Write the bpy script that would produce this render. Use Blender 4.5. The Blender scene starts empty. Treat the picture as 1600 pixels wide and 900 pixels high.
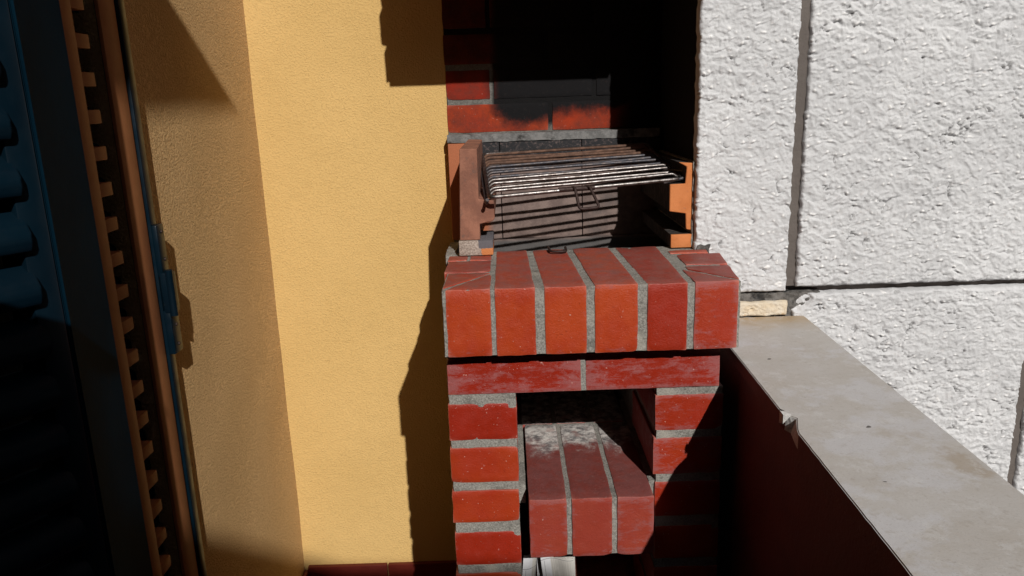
import bpy, bmesh, math, random
import numpy as np
from mathutils import Vector, Matrix, noise as mnoise
R = math.radians
random.seed(7)
S = bpy.context.scene
C = S.collection
ZO = 1.30            # everything is laid out relative to eye height, then lifted by this

# ------------------------------------------------------------------ camera
cam = bpy.data.cameras.new('camera'); camo = bpy.data.objects.new('camera', cam); C.objects.link(camo)
pitch, roll = R(13.9), R(1.9)
Fw = Vector((0, math.cos(pitch), -math.sin(pitch)))
R0 = Vector((1, 0, 0)); U0 = R0.cross(Fw)
Rt = R0 * math.cos(roll) - U0 * math.sin(roll); Up = Rt.cross(Fw)
camo.matrix_world = Matrix(((Rt.x, Up.x, -Fw.x, 0), (Rt.y, Up.y, -Fw.y, 0), (Rt.z, Up.z, -Fw.z, ZO), (0, 0, 0, 1)))
cam.sensor_width = 36; cam.lens = 27.0; cam.clip_start = .02; cam.clip_end = 3000
S.camera = camo
# ------------------------------------------------------------------ light
SUN = Vector((-.288, 1, -.665)).normalized()
W = bpy.data.worlds.new('World'); S.world = W; W.use_nodes = True
nt = W.node_tree; nt.nodes.clear()
sky = nt.nodes.new('ShaderNodeTexSky'); sky.sky_type = 'NISHITA'; sky.sun_disc = False
sky.sun_elevation = math.asin(-SUN.z); sky.sun_rotation = math.atan2(-SUN.x, -SUN.y)
bg = nt.nodes.new('ShaderNodeBackground'); bg.inputs[1].default_value = .05
wo = nt.nodes.new('ShaderNodeOutputWorld')
nt.links.new(sky.outputs[0], bg.inputs[0]); nt.links.new(bg.outputs[0], wo.inputs[0])
sl = bpy.data.lights.new('sun', 'SUN'); sl.energy = 4.0; sl.angle = R(.53); sl.color = (1, .97, .925)
so = bpy.data.objects.new('sun', sl); C.objects.link(so); so.rotation_euler = SUN.to_track_quat('-Z', 'Y').to_euler(); so.location = (1, -3, 4)
S.view_settings.view_transform = 'Standard'; S.view_settings.look = 'None'
S.view_settings.exposure = 0; S.view_settings.gamma = 1
S.cycles.max_bounces = 6

# ------------------------------------------------------------------ node helpers
class M:
    def __init__(s, name, rough=.7, spec=.5):
        s.m = bpy.data.materials.new(name); s.m.use_nodes = True; s.t = s.m.node_tree
        s.b = s.t.nodes['Principled BSDF']; s.b.inputs['Roughness'].default_value = rough
        s.b.inputs['Specular IOR Level'].default_value = spec
    def n(s, k, **kw):
        x = s.t.nodes.new(k)
        for a, v in kw.items(): setattr(x, a, v)
        return x
    def l(s, a, b): s.t.links.new(a, b)
    def pos(s):
        g = s.n('ShaderNodeNewGeometry'); v = s.n('ShaderNodeVectorMath', operation='SUBTRACT')
        s.l(g.outputs['Position'], v.inputs[0]); v.inputs[1].default_value = (0, 0, ZO); return v.outputs[0]
    def sep(s, v): x = s.n('ShaderNodeSeparateXYZ'); s.l(v, x.inputs[0]); return x.outputs
    def noise(s, scale, detail=4, rough=.55, vec=None, dist=0, out=0):
        x = s.n('ShaderNodeTexNoise'); x.inputs['Scale'].default_value = scale; x.inputs['Detail'].default_value = detail
        x.inputs['Roughness'].default_value = rough; x.inputs['Distortion'].default_value = dist
        s.l(vec if vec is not None else s.pos(), x.inputs['Vector']); return x.outputs[out]
    def voro(s, scale, vec=None, feat='F1'):
        x = s.n('ShaderNodeTexVoronoi', feature=feat); x.inputs['Scale'].default_value = scale
        s.l(vec if vec is not None else s.pos(), x.inputs['Vector']); return x.outputs['Distance']
    def ramp(s, v, a, b, lo=0, hi=1):
        x = s.n('ShaderNodeMapRange', interpolation_type='SMOOTHSTEP'); s.l(v, x.inputs[0])
        x.inputs[1].default_value = a; x.inputs[2].default_value = b; x.inputs[3].default_value = lo; x.inputs[4].default_value = hi
        return x.outputs[0]
    def math(s, op, a, b=0.0, c=None):
        x = s.n('ShaderNodeMath', operation=op)
        for i, v in enumerate((a, b) if c is None else (a, b, c)):
            if isinstance(v, (int, float)): x.inputs[i].default_value = v
            else: s.l(v, x.inputs[i])
        return x.outputs[0]
    def mix(s, f, a, b, mode='MIX'):
        x = s.n('ShaderNodeMix', data_type='RGBA', blend_type=mode)
        for i, v in ((0, f), (6, a), (7, b)):
            if isinstance(v, (int, float)): x.inputs[i].default_value = v
            elif isinstance(v, tuple): x.inputs[i].default_value = (*v, 1)
            else: s.l(v, x.inputs[i])
        return x.outputs[2]
    def stretch(s, sc, vec=None):
        x = s.n('ShaderNodeVectorMath', operation='MULTIPLY'); s.l(vec if vec is not None else s.pos(), x.inputs[0]); x.inputs[1].default_value = sc
        return x.outputs[0]
    def col(s, v):
        if isinstance(v, tuple): s.b.inputs['Base Color'].default_value = (*v, 1)
        else: s.l(v, s.b.inputs['Base Color'])
    def rough(s, v): s.l(v, s.b.inputs['Roughness'])
    def bump(s, h, dist=.001, strength=1.0):
        x = s.n('ShaderNodeBump'); x.inputs['Strength'].default_value = strength; x.inputs['Distance'].default_value = dist
        s.l(h, x.inputs['Height'])
        cur = s.b.inputs['Normal'].links
        if cur: s.l(cur[0].from_socket, x.inputs['Normal'])
        s.l(x.outputs[0], s.b.inputs['Normal'])
    def attr(s, name):
        x = s.n('ShaderNodeAttribute', attribute_type='OBJECT', attribute_name=name); return x.outputs['Fac']
    def rnd(s): return s.n('ShaderNodeObjectInfo').outputs['Random']
    def up(s):
        g = s.n('ShaderNodeNewGeometry'); return s.ramp(s.sep(g.outputs['True Normal'])[2], .6, .95)

def brick_mat(name, mode='plain'):
    m = M(name, .42, .33)
    r = m.rnd()
    ov = m.n('ShaderNodeVectorMath', operation='ADD'); m.l(m.pos(), ov.inputs[0])
    cb = m.n('ShaderNodeCombineXYZ'); m.l(m.math('MULTIPLY', r, 7.0), cb.inputs[0]); m.l(m.math('MULTIPLY', r, 3.0), cb.inputs[2]); m.l(cb.outputs[0], ov.inputs[1])
    v = ov.outputs[0]
    deep, bright = (.25, .015, .005), (.40, .052, .012)
    c = m.mix(m.ramp(m.math('FRACT', m.math('MULTIPLY', r, 13.7)), .0, 1), deep, bright)
    c = m.mix(m.ramp(m.noise(14, 3, vec=v), .35, .7, 0, .55), c, (.30, .022, .010))
    c = m.mix(m.ramp(m.noise(160, 2, vec=v), .62, .80, 0, .35), c, (.10, .012, .008))
    # pinkish salt bloom, where attribute bloom says how much
    bl = m.attr('bloom')
    st = m.stretch((1, 1, 3.4), v)
    n1 = m.noise(24, 9, .78, vec=st, dist=.5)
    tc = m.sep(m.n('ShaderNodeTexCoord').outputs['Generated'])
    ed = m.math('MAXIMUM', m.math('ABSOLUTE', m.math('SUBTRACT', tc[0], .5)), m.math('ABSOLUTE', m.math('SUBTRACT', tc[2], .5)))
    n1 = m.math('ADD', n1, m.ramp(ed, .30, .5, 0, .13))
    lim = m.math('SUBTRACT', .80, m.math('MULTIPLY', bl, .33))
    f = m.math('MULTIPLY', m.math('SUBTRACT', m.math('ADD', n1, m.math('MULTIPLY', m.math('SUBTRACT', m.noise(170, 6, .8, vec=v), .5), .28)), lim), 5.0)
    f = m.math('MINIMUM', m.math('MAXIMUM', f, 0.0), m.math('ADD', .15, m.math('MULTIPLY', bl, .62)))
    c = m.mix(f, c, (.29, .10, .098))
    n2 = m.noise(70, 5, .7, vec=v)
    c = m.mix(m.ramp(n2, .66, .74, 0, .65), c, (.55, .34, .32))
    c = m.mix(m.ramp(m.noise(330, 3, .7, vec=v), .66, .73, 0, .55), c, (.09, .012, .008))
    c = m.mix(m.ramp(m.noise(210, 2, .6, vec=v), .715, .75, 0, .7), c, (.62, .40, .34))
    # dust lying on upward faces
    u = m.up()
    dn = m.ramp(m.noise(35, 6, .7, vec=v), .28, .72, .20, .85)
    c = m.mix(m.math('MULTIPLY', u, dn), c, (.22, .085, .07) if mode != 'ash' else (.13, .05, .045))
    if mode == 'ash': c = m.mix(m.math('MULTIPLY', u, .45), c, (.10, .022, .018))
    c = m.mix(m.math('MULTIPLY', u, m.ramp(m.noise(240, 3, .7, vec=v), .64, .74, 0, .5)), c, (.5, .38, .34))
    pt = m.n('ShaderNodeNewGeometry').outputs['Pointiness']
    c = m.mix(m.math('MULTIPLY', m.ramp(pt, .53, .60), m.ramp(m.noise(60, 4, .7, vec=v), .35, .6, .25, .85)), c, (.55, .20, .15))
    rg = m.ramp(m.noise(50, 4, vec=v), .3, .7, .26, .46)
    rg = m.math('ADD', rg, m.math('MULTIPLY', f, .35)); rg = m.math('ADD', rg, m.math('MULTIPLY', u, .22))
    if mode == 'ash':
        c = m.mix(.35, c, (.20, .062, .055))
        y = m.sep(m.pos())
        e = m.math('ADD', y[1], m.math('MULTIPLY', m.math('SUBTRACT', m.noise(24, 6, .7, vec=m.stretch((1, .6, 1))), .5), .30))
        a = m.math('MULTIPLY', m.ramp(e, 1.335, 1.42), u)
        g = m.mix(m.ramp(m.noise(55, 6, .7), .35, .62), (.62, .58, .54), (.13, .12, .12))
        g = m.mix(m.ramp(m.noise(30, 3), .55, .7, 0, .5), g, (.36, .20, .17))
        c = m.mix(m.math('MULTIPLY', a, m.ramp(m.noise(90, 5, .7), .25, .5, .55, 1)), c, g); rg = m.math('ADD', rg, m.math('MULTIPLY', a, .3))
    if mode == 'soot_shade':
        c = m.mix(m.ramp(m.noise(28, 7, .75, vec=v), .3, .75, .10, .75), c, (.075, .028, .02))
        y = m.sep(m.pos())
        nz = m.math('ADD', m.math('MULTIPLY', m.math('SUBTRACT', m.noise(11, 8, .72), .5), .085), m.math('MULTIPLY', m.math('SUBTRACT', m.noise(70, 6, .8), .5), .018))
        z = m.math('ADD', y[2], nz)
        # soot sits above a sagging line and right of x = -.03
        dx = m.math('ABSOLUTE', m.math('SUBTRACT', y[0], .055)); sag = m.math('MINIMUM', m.math('MULTIPLY', m.math('POWER', dx, 2.0), 2.2), .022)
        low = m.ramp(m.math('SUBTRACT', z, sag), -.072, -.036)
        lft = m.ramp(m.math('ADD', y[0], m.math('MULTIPLY', nz, .35)), -.062, -.012)
        s_ = m.math('MULTIPLY', low, lft)
        s_ = m.math('MAXIMUM', s_, m.math('MULTIPLY', m.ramp(y[2], .04, .10), .72)); s_ = m.math('MAXIMUM', s_, m.ramp(y[0], .21, .30)); s_ = m.math('MAXIMUM', s_, m.attr('soot_shade'))  # soot on upper courses and right end also paints in the shade there
        c = m.mix(s_, c, (.0065, .006, .0068)); c = m.mix(m.math('MULTIPLY', s_, m.ramp(m.noise(90, 6, .8), .55, .72, 0, .6)), c, (.022, .017, .016)); m.b.inputs['Specular IOR Level'].default_value = .18
        c = m.mix(m.ramp(m.noise(300, 2), .72, .78, 0, .5), c, (.2, .18, .17))
        rg = m.math('MAXIMUM', rg, .8)
    m.col(c); m.rough(m.math('MINIMUM', m.math('ADD', rg, .05), .95))
    m.bump(m.noise(420, 4, .7, vec=v), .0010, .7); m.bump(m.noise(60, 5, .65, vec=v), .0022, .5)
    return m.m

def simple(name, c1, c2, sc=20, rough=.8, bscale=200, bdist=.0008, lo=.35, hi=.65, spec=.4, bst=.8, extra=None):
    m = M(name, rough, spec); c = m.mix(m.ramp(m.noise(sc, 5, .65), lo, hi), c1, c2)
    if extra: c = m.mix(m.ramp(m.noise(extra[1], 4, .7), extra[2], extra[3]), c, extra[0])
    m.col(c); m.bump(m.noise(bscale, 4, .7), bdist, bst); return m.m

MAT = {}
MAT['brick'] = brick_mat('glazed_brick')
MAT['brick_ash'] = brick_mat('ashy_brick', 'ash')
MAT['brick_soot_shade'] = brick_mat('soot_shade_brick', 'soot_shade')
def mortar(soot_shade=False):
    m = M('soot_shade_mortar' if soot_shade else 'grey_mortar', .92, .2)
    c = m.mix(m.ramp(m.noise(300, 4, .8), .3, .7), (.16, .15, .135), (.40, .38, .34))
    c = m.mix(m.ramp(m.noise(32, 6, .75), .50, .66, 0, .65), c, (.12, .115, .10)); c = m.mix(m.ramp(m.noise(14, 3), .55, .7, 0, .5), c, (.42, .39, .33))
    c = m.mix(m.ramp(m.noise(700, 2), .68, .74, 0, .8), c, (.05, .05, .05))
    if soot_shade:
        y = m.sep(m.pos()); nz = m.math('MULTIPLY', m.math('SUBTRACT', m.noise(14, 4), .5), .05)
        f = m.math('MULTIPLY', m.ramp(m.math('ADD', y[2], nz), -.072, -.05), m.ramp(m.math('ADD', y[0], m.math('MULTIPLY', nz, .3)), -.036, -.026))
        f = m.math('MAXIMUM', f, m.ramp(y[0], .21, .28)); f = m.math('MAXIMUM', f, m.ramp(y[2], .07, .12)); c = m.mix(.5, c, (.04, .038, .036)); c = m.mix(f, c, (.008, .0075, .008))  # blackness up high and at the right holds shade as well as soot
    m.col(c); m.bump(m.noise(380, 5, .8), .0022, 1); m.bump(m.noise(60, 3), .003, .6); return m.m
MAT['mortar'] = mortar(); MAT['mortar_soot_shade'] = mortar(True)
MAT['black_mortar'] = simple('dark_mottled_mortar', (.06, .055, .05), (.17, .16, .15), 60, .95, 300, .002, extra=((.02, .02, .02), 18, .5, .65))  # dark mottled mortar tone
def soot_shade_clay():
    m = M('clay_with_soot_and_shade', .85, .3); p = m.sep(m.pos())
    c = m.mix(m.ramp(m.noise(30, 5, .65), .35, .65), (.50, .165, .05), (.58, .205, .07))
    c = m.mix(m.ramp(m.noise(90, 4, .7), .62, .75), c, (.30, .14, .09))
    k = m.ramp(m.math('ADD', p[1], m.math('MULTIPLY', m.noise(70, 3), .003)), 1.4605, 1.466)  # black behind the front face: soot tone with the shade painted in
    c = m.mix(k, c, m.mix(m.ramp(m.noise(80, 4), .4, .7), (.018, .016, .015), (.06, .05, .045)))
    m.col(c); m.bump(m.noise(260, 4, .7), .001, .8); return m.m
MAT['refractory_clean'] = soot_shade_clay()
MAT['refractory'] = simple('dusty_refractory_clay', (.20, .085, .055), (.31, .135, .085), 22, .85, 260, .001, extra=((.12, .075, .06), 40, .55, .75))
def lining_mat():
    m = M('smoky_lining', .85, .3); p = m.sep(m.pos())
    c = m.mix(m.ramp(m.noise(30, 5, .7), .35, .65), (.15, .108, .096), (.235, .172, .15))
    c = m.mix(m.ramp(m.noise(12, 4), .55, .7, 0, .7), c, (.11, .09, .085))
    c = m.mix(m.ramp(p[0], -.035, -.06), c, (.36, .12, .055))
    top = m.math('MULTIPLY', m.ramp(m.math('ADD', p[2], m.math('MULTIPLY', m.noise(30, 4), .02)), -.150, -.128), m.ramp(m.math('ADD', p[0], m.math('MULTIPLY', m.noise(20, 3), .04)), -.075, -.045))
    sp = m.mix(m.ramp(m.noise(160, 5, .75), .5, .68), (.018, .018, .02), (.10, .075, .07))
    c = m.mix(top, c, sp)
    c = m.mix(m.math('MULTIPLY', m.ramp(p[2], -.318, -.330), .8), c, (.075, .078, .078))
    m.col(c); m.bump(m.noise(220, 5, .7), .0012, .8); return m.m
MAT['lining'] = lining_mat()
MAT['ledge_mortar'] = simple('smoky_ledge_mortar', (.12, .118, .115), (.21, .205, .20), 60, .9, 300, .002, extra=((.04, .038, .036), 22, .52, .68))
MAT['ash'] = simple('hearth_ash_and_shade', (.03, .03, .03), (.09, .085, .08), 60, .95, 200, .004)
def cementblock():
    m = M('cement_with_clay', .9, .2); p = m.sep(m.pos())
    c = m.mix(m.ramp(m.noise(320, 4, .8), .35, .65), (.22, .17, .14), (.50, .42, .36))
    n = m.math('MULTIPLY', m.math('SUBTRACT', m.noise(60, 3), .5), .012)
    f = m.math('MULTIPLY', m.ramp(m.math('ADD', p[0], n), -.056, -.054), m.ramp(m.math('ADD', p[2], n), -.2755, -.2775))
    c = m.mix(f, c, (.60, .22, .08))
    g = m.math('MULTIPLY', m.ramp(m.math('ADD', p[0], n), -.062, -.060), m.ramp(m.math('ADD', p[2], n), -.2775, -.2755))
    c = m.mix(g, c, (.13, .12, .13)); m.col(c); m.bump(m.noise(350, 4, .8), .002, 1); return m.m
MAT['cement_block'] = cementblock()
def stucco(name, a, b, k=1.0):
    m = M(name, .88, .25)
    m.col(m.mix(m.ramp(m.noise(3, 4), .3, .7), a, b))
    m.bump(m.noise(7, 3, .5, vec=m.stretch((1, 1, .45))), .012, .25)
    w = m.noise(230, 4, .6); g = m.ramp(m.voro(330), .0, .42, 1, 0)
    m.bump(m.noise(20, 2), .004, .4)
    m.bump(m.math('ADD', m.math('MULTIPLY', m.ramp(w, .40, .78), .8), m.math('MULTIPLY', m.math('MULTIPLY', g, m.ramp(m.noise(60, 2), .45, .6)), .7)), .0014 * k, min(1.0, .8 * k))
    return m.m
MAT['stucco'] = stucco('yellow_stucco', (.60, .392, .146), (.645, .425, .164))
MAT['stucco_grain'] = stucco('grainy_yellow_stucco', (.66, .425, .19), (.71, .46, .215), 3.2)
def stone_mat(name, a, b, stain):
    m = M(name, .85, .3)
    c = m.mix(m.ramp(m.noise(8, 5, .6), .35, .65), a, b)
    c = m.mix(m.ramp(m.noise(90, 4, .7), .60, .72, 0, .35), c, stain)
    c = m.mix(m.ramp(m.noise(40, 4, .7, vec=m.stretch((1, 1, 1.8))), .69, .74, 0, .6), c, (.16, .15, .15))
    wa = m.n('ShaderNodeAttribute', attribute_type='GEOMETRY', attribute_name='relief_tone').outputs['Fac']
    c = m.mix(m.ramp(wa, .2, .8, 0, .9), c, (.86, .85, .84)); c = m.mix(m.ramp(wa, -.12, -.8, 0, .75), c, (.12, .115, .115))  # peaks lighter, cracks and chip hollows darker
    m.col(c); m.bump(m.noise(420, 5, .7), .0012, .9); m.bump(m.noise(130, 5, .7), .0016, .6); return m.m
MAT['stone'] = stone_mat('pale_rough_stone', (.56, .56, .568), (.635, .635, .642), (.55, .48, .45))
MAT['cream_stone'] = simple('cream_stone', (.62, .52, .38), (.66, .60, .50), 25, .85, 160, .004, extra=((.50, .30, .12), 35, .55, .7))
MAT['sealant'] = simple('brown_grey_joint_filler', (.105, .088, .078), (.13, .11, .098), 8, .8, 90, .002)
def marble():
    m = M('weathered_marble', .55, .35); p = m.sep(m.pos())
    c = m.mix(m.ramp(m.noise(9, 7, .65, dist=.1), .3, .7), (.415, .385, .35), (.46, .44, .42))
    c = m.mix(m.ramp(m.noise(6, 7, .7, dist=.15), .49, .58, 0, .7), c, (.50, .495, .51))
    c = m.mix(m.ramp(m.noise(11, 5, .7), .60, .72, 0, .5), c, (.36, .31, .25))
    fa = m.ramp(m.math('ADD', p[1], m.math('MULTIPLY', m.noise(20, 4), .14)), 1.40, 1.51, 0, .8)
    c = m.mix(fa, c, (.40, .28, .15))
    # one brown stain near the outer edge
    d = m.n('ShaderNodeVectorMath', operation='DISTANCE'); m.l(m.stretch((1, .55, 0)), d.inputs[0]); d.inputs[1].default_value = (.520, .447, 0)
    st = m.ramp(m.math('ADD', d.outputs['Value'], m.math('MULTIPLY', m.noise(60, 4), .045)), .048, .034, 0, .7)
    c = m.mix(st, c, (.33, .27, .20))
    c = m.mix(m.ramp(m.noise(26, 8, .8), .52, .62, 0, .5), c, (.54, .53, .52)); c = m.mix(m.ramp(m.noise(95, 5, .75), .56, .66, 0, .4), c, (.31, .27, .23)); c = m.mix(m.ramp(m.noise(400, 3, .7), .55, .68, 0, .45), c, (.28, .25, .22))
    c = m.mix(m.ramp(m.noise(33, 2), .735, .75, 0, .9), c, (.05, .04, .035))
    m.col(c); m.rough(m.ramp(m.noise(10, 4), .3, .7, .42, .62)); m.bump(m.noise(150, 5, .7), .0008, .6); m.bump(m.noise(20, 3), .003, .3); return m.m
MAT['marble'] = marble()
MAT['broken_marble'] = simple('broken_marble', (.55, .54, .52), (.66, .65, .63), 60, .8, 120, .003)
MAT['maroon'] = simple('maroon_paint', (.085, .017, .009), (.115, .023, .012), 10, .6, 150, .0008)
MAT['maroon_tile'] = simple('maroon_tile', (.105, .012, .008), (.13, .018, .011), 12, .4, 150, .0004)
def teal():
    m = M('dark_teal_gloss_paint', .35, .22)
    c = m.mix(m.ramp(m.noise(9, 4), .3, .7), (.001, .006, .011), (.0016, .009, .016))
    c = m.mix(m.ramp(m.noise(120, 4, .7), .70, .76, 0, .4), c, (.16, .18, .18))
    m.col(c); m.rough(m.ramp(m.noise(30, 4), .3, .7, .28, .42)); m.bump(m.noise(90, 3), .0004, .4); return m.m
MAT['teal'] = teal()
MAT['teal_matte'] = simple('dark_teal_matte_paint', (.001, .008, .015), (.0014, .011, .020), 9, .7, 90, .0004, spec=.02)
MAT['brown'] = simple('brown_gloss_paint', (.26, .10, .040), (.30, .12, .05), 14, .55, 120, .0003, spec=.15)
def metal(name, c1, c2, r, met=1.0):
    m = M(name, r); m.b.inputs['Metallic'].default_value = met
    m.col(m.mix(m.ramp(m.noise(70, 5, .7), .4, .65), c1, c2)); m.rough(m.ramp(m.noise(90, 4, .7), .3, .7, r - .08, r + .12)); m.bump(m.noise(260, 4, .7), .0006, .6); return m.m
MAT['steel'] = metal('worn_steel', (.26, .24, .23), (.13, .11, .10), .40)
MAT['burnt'] = metal('burnt_steel', (.055, .055, .065), (.11, .09, .085), .5, .6)
MAT['rust'] = metal('rusty_steel', (.09, .048, .032), (.16, .085, .055), .75, .3)
MAT['dark_iron'] = metal('dark_iron', (.035, .018, .015), (.05, .03, .025), .6, .5)
def paper():
    m = M('newsprint', .9, .2); p = m.sep(m.n('ShaderNodeTexCoord').outputs['Object'])
    wv = m.n('ShaderNodeTexCoord').outputs['Object']
    def band(v, c0, w): return m.ramp(m.math('ABSOLUTE', m.math('SUBTRACT', v, c0)), w, w * .5)
    sl = m.math('ADD', p[2], m.math('MULTIPLY', p[0], .10))
    below = m.ramp(sl, -.0305, -.0315); rt = m.ramp(p[0], .017, .0185)
    c = m.mix(m.math('MULTIPLY', rt, .6), (.62, .62, .64), (.50, .46, .38))
    stripes = m.ramp(m.noise(420, 2, vec=m.stretch((1, 0, .01), wv)), .42, .58)
    c = m.mix(m.math('MULTIPLY', m.math('MULTIPLY', below, rt), m.math('MULTIPLY', stripes, .22)), c, (.16, .14, .12))
    c = m.mix(m.math('MULTIPLY', band(sl, -.0290, .0009), .7), c, (.14, .14, .15))
    c = m.mix(m.math('MULTIPLY', m.math('MULTIPLY', band(p[0], .0060, .0009), below), .6), c, (.2, .2, .21))
    sm_ = m.math('MULTIPLY', band(sl, -.0235, .003), m.math('MULTIPLY', m.ramp(p[0], .022, .024), m.ramp(m.noise(700, 1, vec=m.stretch((1, 0, .35), wv)), .5, .6)))
    c = m.mix(m.math('MULTIPLY', sm_, .5), c, (.15, .13, .10))
    m.col(c); return m.m
MAT['paper'] = paper()
MAT['dark_room'] = simple('unlit_interior', (.012, .012, .012), (.018, .018, .018))
MAT['asphalt'] = simple('asphalt', (.045, .045, .045), (.06, .06, .06))
MAT['brick_far'] = simple('brown_house_render', (.16, .12, .09), (.20, .15, .11))
MAT['render'] = simple('pale_render', (.55, .52, .46), (.60, .57, .5))

# ------------------------------------------------------------------ object helpers
def link(name, me, mat=None, parent=None, loc=(0, 0, 0), rot=None):
    o = bpy.data.objects.new(name, me); C.objects.link(o)
    if mat and me and not me.materials: me.materials.append(MAT[mat])
    loc = Vector(loc)
    if parent: o.parent = parent; loc = loc - Vector(W0[parent.name])
    W0[o.name] = (Vector(W0[parent.name]) + loc) if parent else loc.copy()
    o.location = loc
    if rot: o.rotation_euler = rot
    return o
W0 = {}
def thing(name, label, cat, loc, group=None):
    o = bpy.data.objects.new(name, None); C.objects.link(o); o.location = loc; o.empty_display_size = .1
    W0[o.name] = Vector(loc); o['label'] = label; o['category'] = cat
    if group: o['group'] = group
    return o
def tag(o, label, cat): o['label'] = label; o['category'] = cat; return o
def struct(o): o['kind'] = 'structure'; return o
def bm2me(bm, name, smooth=None):
    bmesh.ops.recalc_face_normals(bm, faces=bm.faces)
    me = bpy.data.meshes.new(name); bm.to_mesh(me); bm.free()
    if smooth is not None:
        me.polygons.foreach_set('use_smooth', [True] * len(me.polygons))
        try: me.set_sharp_from_angle(angle=R(smooth))
        except Exception: pass
    return me
def box_me(name, x0, x1, y0, y1, z0, z1, c=(0, 0, 0), bev=0):
    bm = bmesh.new(); bmesh.ops.create_cube(bm, size=1)
    for v in bm.verts:
        v.co = Vector((x0 + (v.co.x + .5) * (x1 - x0), y0 + (v.co.y + .5) * (y1 - y0), z0 + (v.co.z + .5) * (z1 - z0))) - Vector(c)
    if bev: bmesh.ops.bevel(bm, geom=bm.edges[:] , offset=bev, segments=2, affect='EDGES', profile=.5)
    return bm2me(bm, name, 35 if bev else None)
def box(name, x, y, z, mat, parent=None, bev=0):
    c = ((x[0] + x[1]) / 2, (y[0] + y[1]) / 2, (z[0] + z[1]) / 2)
    return link(name, box_me(name, *x, *y, *z, c, bev), mat, parent, c)
def worn_prism(name, poly, z0, z1, c, seed, bev=.0022, jit=.0007, cuts=5, chips=3):
    """A brick: plan polygon extruded in z, bevelled, cut up and slightly worn along its edges."""
    rng = random.Random(seed); bm = bmesh.new()
    lo = [bm.verts.new((x, y, z0)) for x, y in poly]; hi = [bm.verts.new((x, y, z1)) for x, y in poly]
    n = len(poly); bm.faces.new(lo); bm.faces.new(hi)
    for i in range(n): bm.faces.new((lo[i], lo[(i + 1) % n], hi[(i + 1) % n], hi[i]))
    bmesh.ops.recalc_face_normals(bm, faces=bm.faces)
    es = [e for e in bm.edges if e.calc_length() > .03]
    bmesh.ops.subdivide_edges(bm, edges=es, cuts=cuts, use_grid_fill=True)
    sharp = [e for e in bm.edges if len(e.link_faces) == 2 and e.calc_face_angle(0) > .5]
    bmesh.ops.bevel(bm, geom=sharp, offset=bev, segments=2, affect='EDGES', profile=.55)
    off = Vector((rng.random() * 50, rng.random() * 50, rng.random() * 50)); cc = Vector(c)
    ext = [v.co.copy() for v in bm.verts]
    mn = Vector([min(v[i] for v in ext) for i in range(3)]); mx = Vector([max(v[i] for v in ext) for i in range(3)])
    spots = [Vector([rng.choice((mn[i], mx[i])) if rng.random() < .9 else rng.uniform(mn[i], mx[i]) for i in range(3)]) for _ in range(chips)]
    mid = (mn + mx) / 2
    for v in bm.verts:
        p = v.co + off
        d = Vector((mnoise.noise(p * 45), mnoise.noise(p * 45 + Vector((9, 0, 0))), mnoise.noise(p * 45 + Vector((0, 9, 0)))))
        v.co += d * jit * 1.6
        for s_ in spots:
            k = (v.co - s_).length
            if k < .011: v.co += (mid - v.co).normalized() * (.011 - k) * .28
        v.co -= cc
    return bm2me(bm, name, 40)
seedc = [100]
def brick(parent, x, y, z, mat='brick', bloom=.3, poly=None, **kw):
    seedc[0] += 1
    poly = poly or [(x[0], y[0]), (x[1], y[0]), (x[1], y[1]), (x[0], y[1])]
    xs = [p[0] for p in poly]; ys = [p[1] for p in poly]
    c = ((min(xs) + max(xs)) / 2, (min(ys) + max(ys)) / 2, (z[0] + z[1]) / 2)
    o = link('brick', worn_prism('brick', poly, z[0], z[1], c, seedc[0], **kw), mat, parent, c)
    o['bloom'] = float(bloom); return o
def rough_block(name, x, y, z, mat, parent, res=.006, amp=.0012, fr=60):
    """Mortar body: a box whose faces are finely cut and roughened."""
    c = ((x[0] + x[1]) / 2, (y[0] + y[1]) / 2, (z[0] + z[1]) / 2); bm = bmesh.new(); bmesh.ops.create_cube(bm, size=1)
    for v in bm.verts: v.co = Vector((v.co.x * (x[1] - x[0]), v.co.y * (y[1] - y[0]), v.co.z * (z[1] - z[0])))
    for ax in range(3):
        L = (x[1] - x[0], y[1] - y[0], z[1] - z[0])[ax]; k = min(90, int(L / res))
        if k < 1: continue
        es = [e for e in bm.edges if abs((e.verts[0].co - e.verts[1].co).normalized()[ax]) > .99]
        bmesh.ops.subdivide_edges(bm, edges=es, cuts=k, use_grid_fill=True)
    for v in bm.verts:
        p = v.co * fr + Vector(c) * fr
        v.co += Vector((mnoise.noise(p), mnoise.noise(p + Vector((7, 3, 1))), mnoise.noise(p + Vector((2, 8, 5))))) * amp
    return link(name, bm2me(bm, name, 60), mat, parent, c)
def profile(name, poly, y0, y1, mat, parent, bev=.0012):
    """x-z outline extruded along y"""
    bm = bmesh.new(); a = [bm.verts.new((x, y0, z)) for x, z in poly]; b = [bm.verts.new((x, y1, z)) for x, z in poly]; n = len(poly)
    bm.faces.new(a); bm.faces.new(b)
    for i in range(n): bm.faces.new((a[i], a[(i + 1) % n], b[(i + 1) % n], b[i]))
    bmesh.ops.recalc_face_normals(bm, faces=bm.faces)
    if bev: bmesh.ops.bevel(bm, geom=bm.edges[:], offset=bev, segments=1, affect='EDGES')
    c = Vector((poly[0][0], y0, poly[0][1]))
    for v in bm.verts: v.co -= c
    return link(name, bm2me(bm, name), mat, parent, c)
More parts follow.
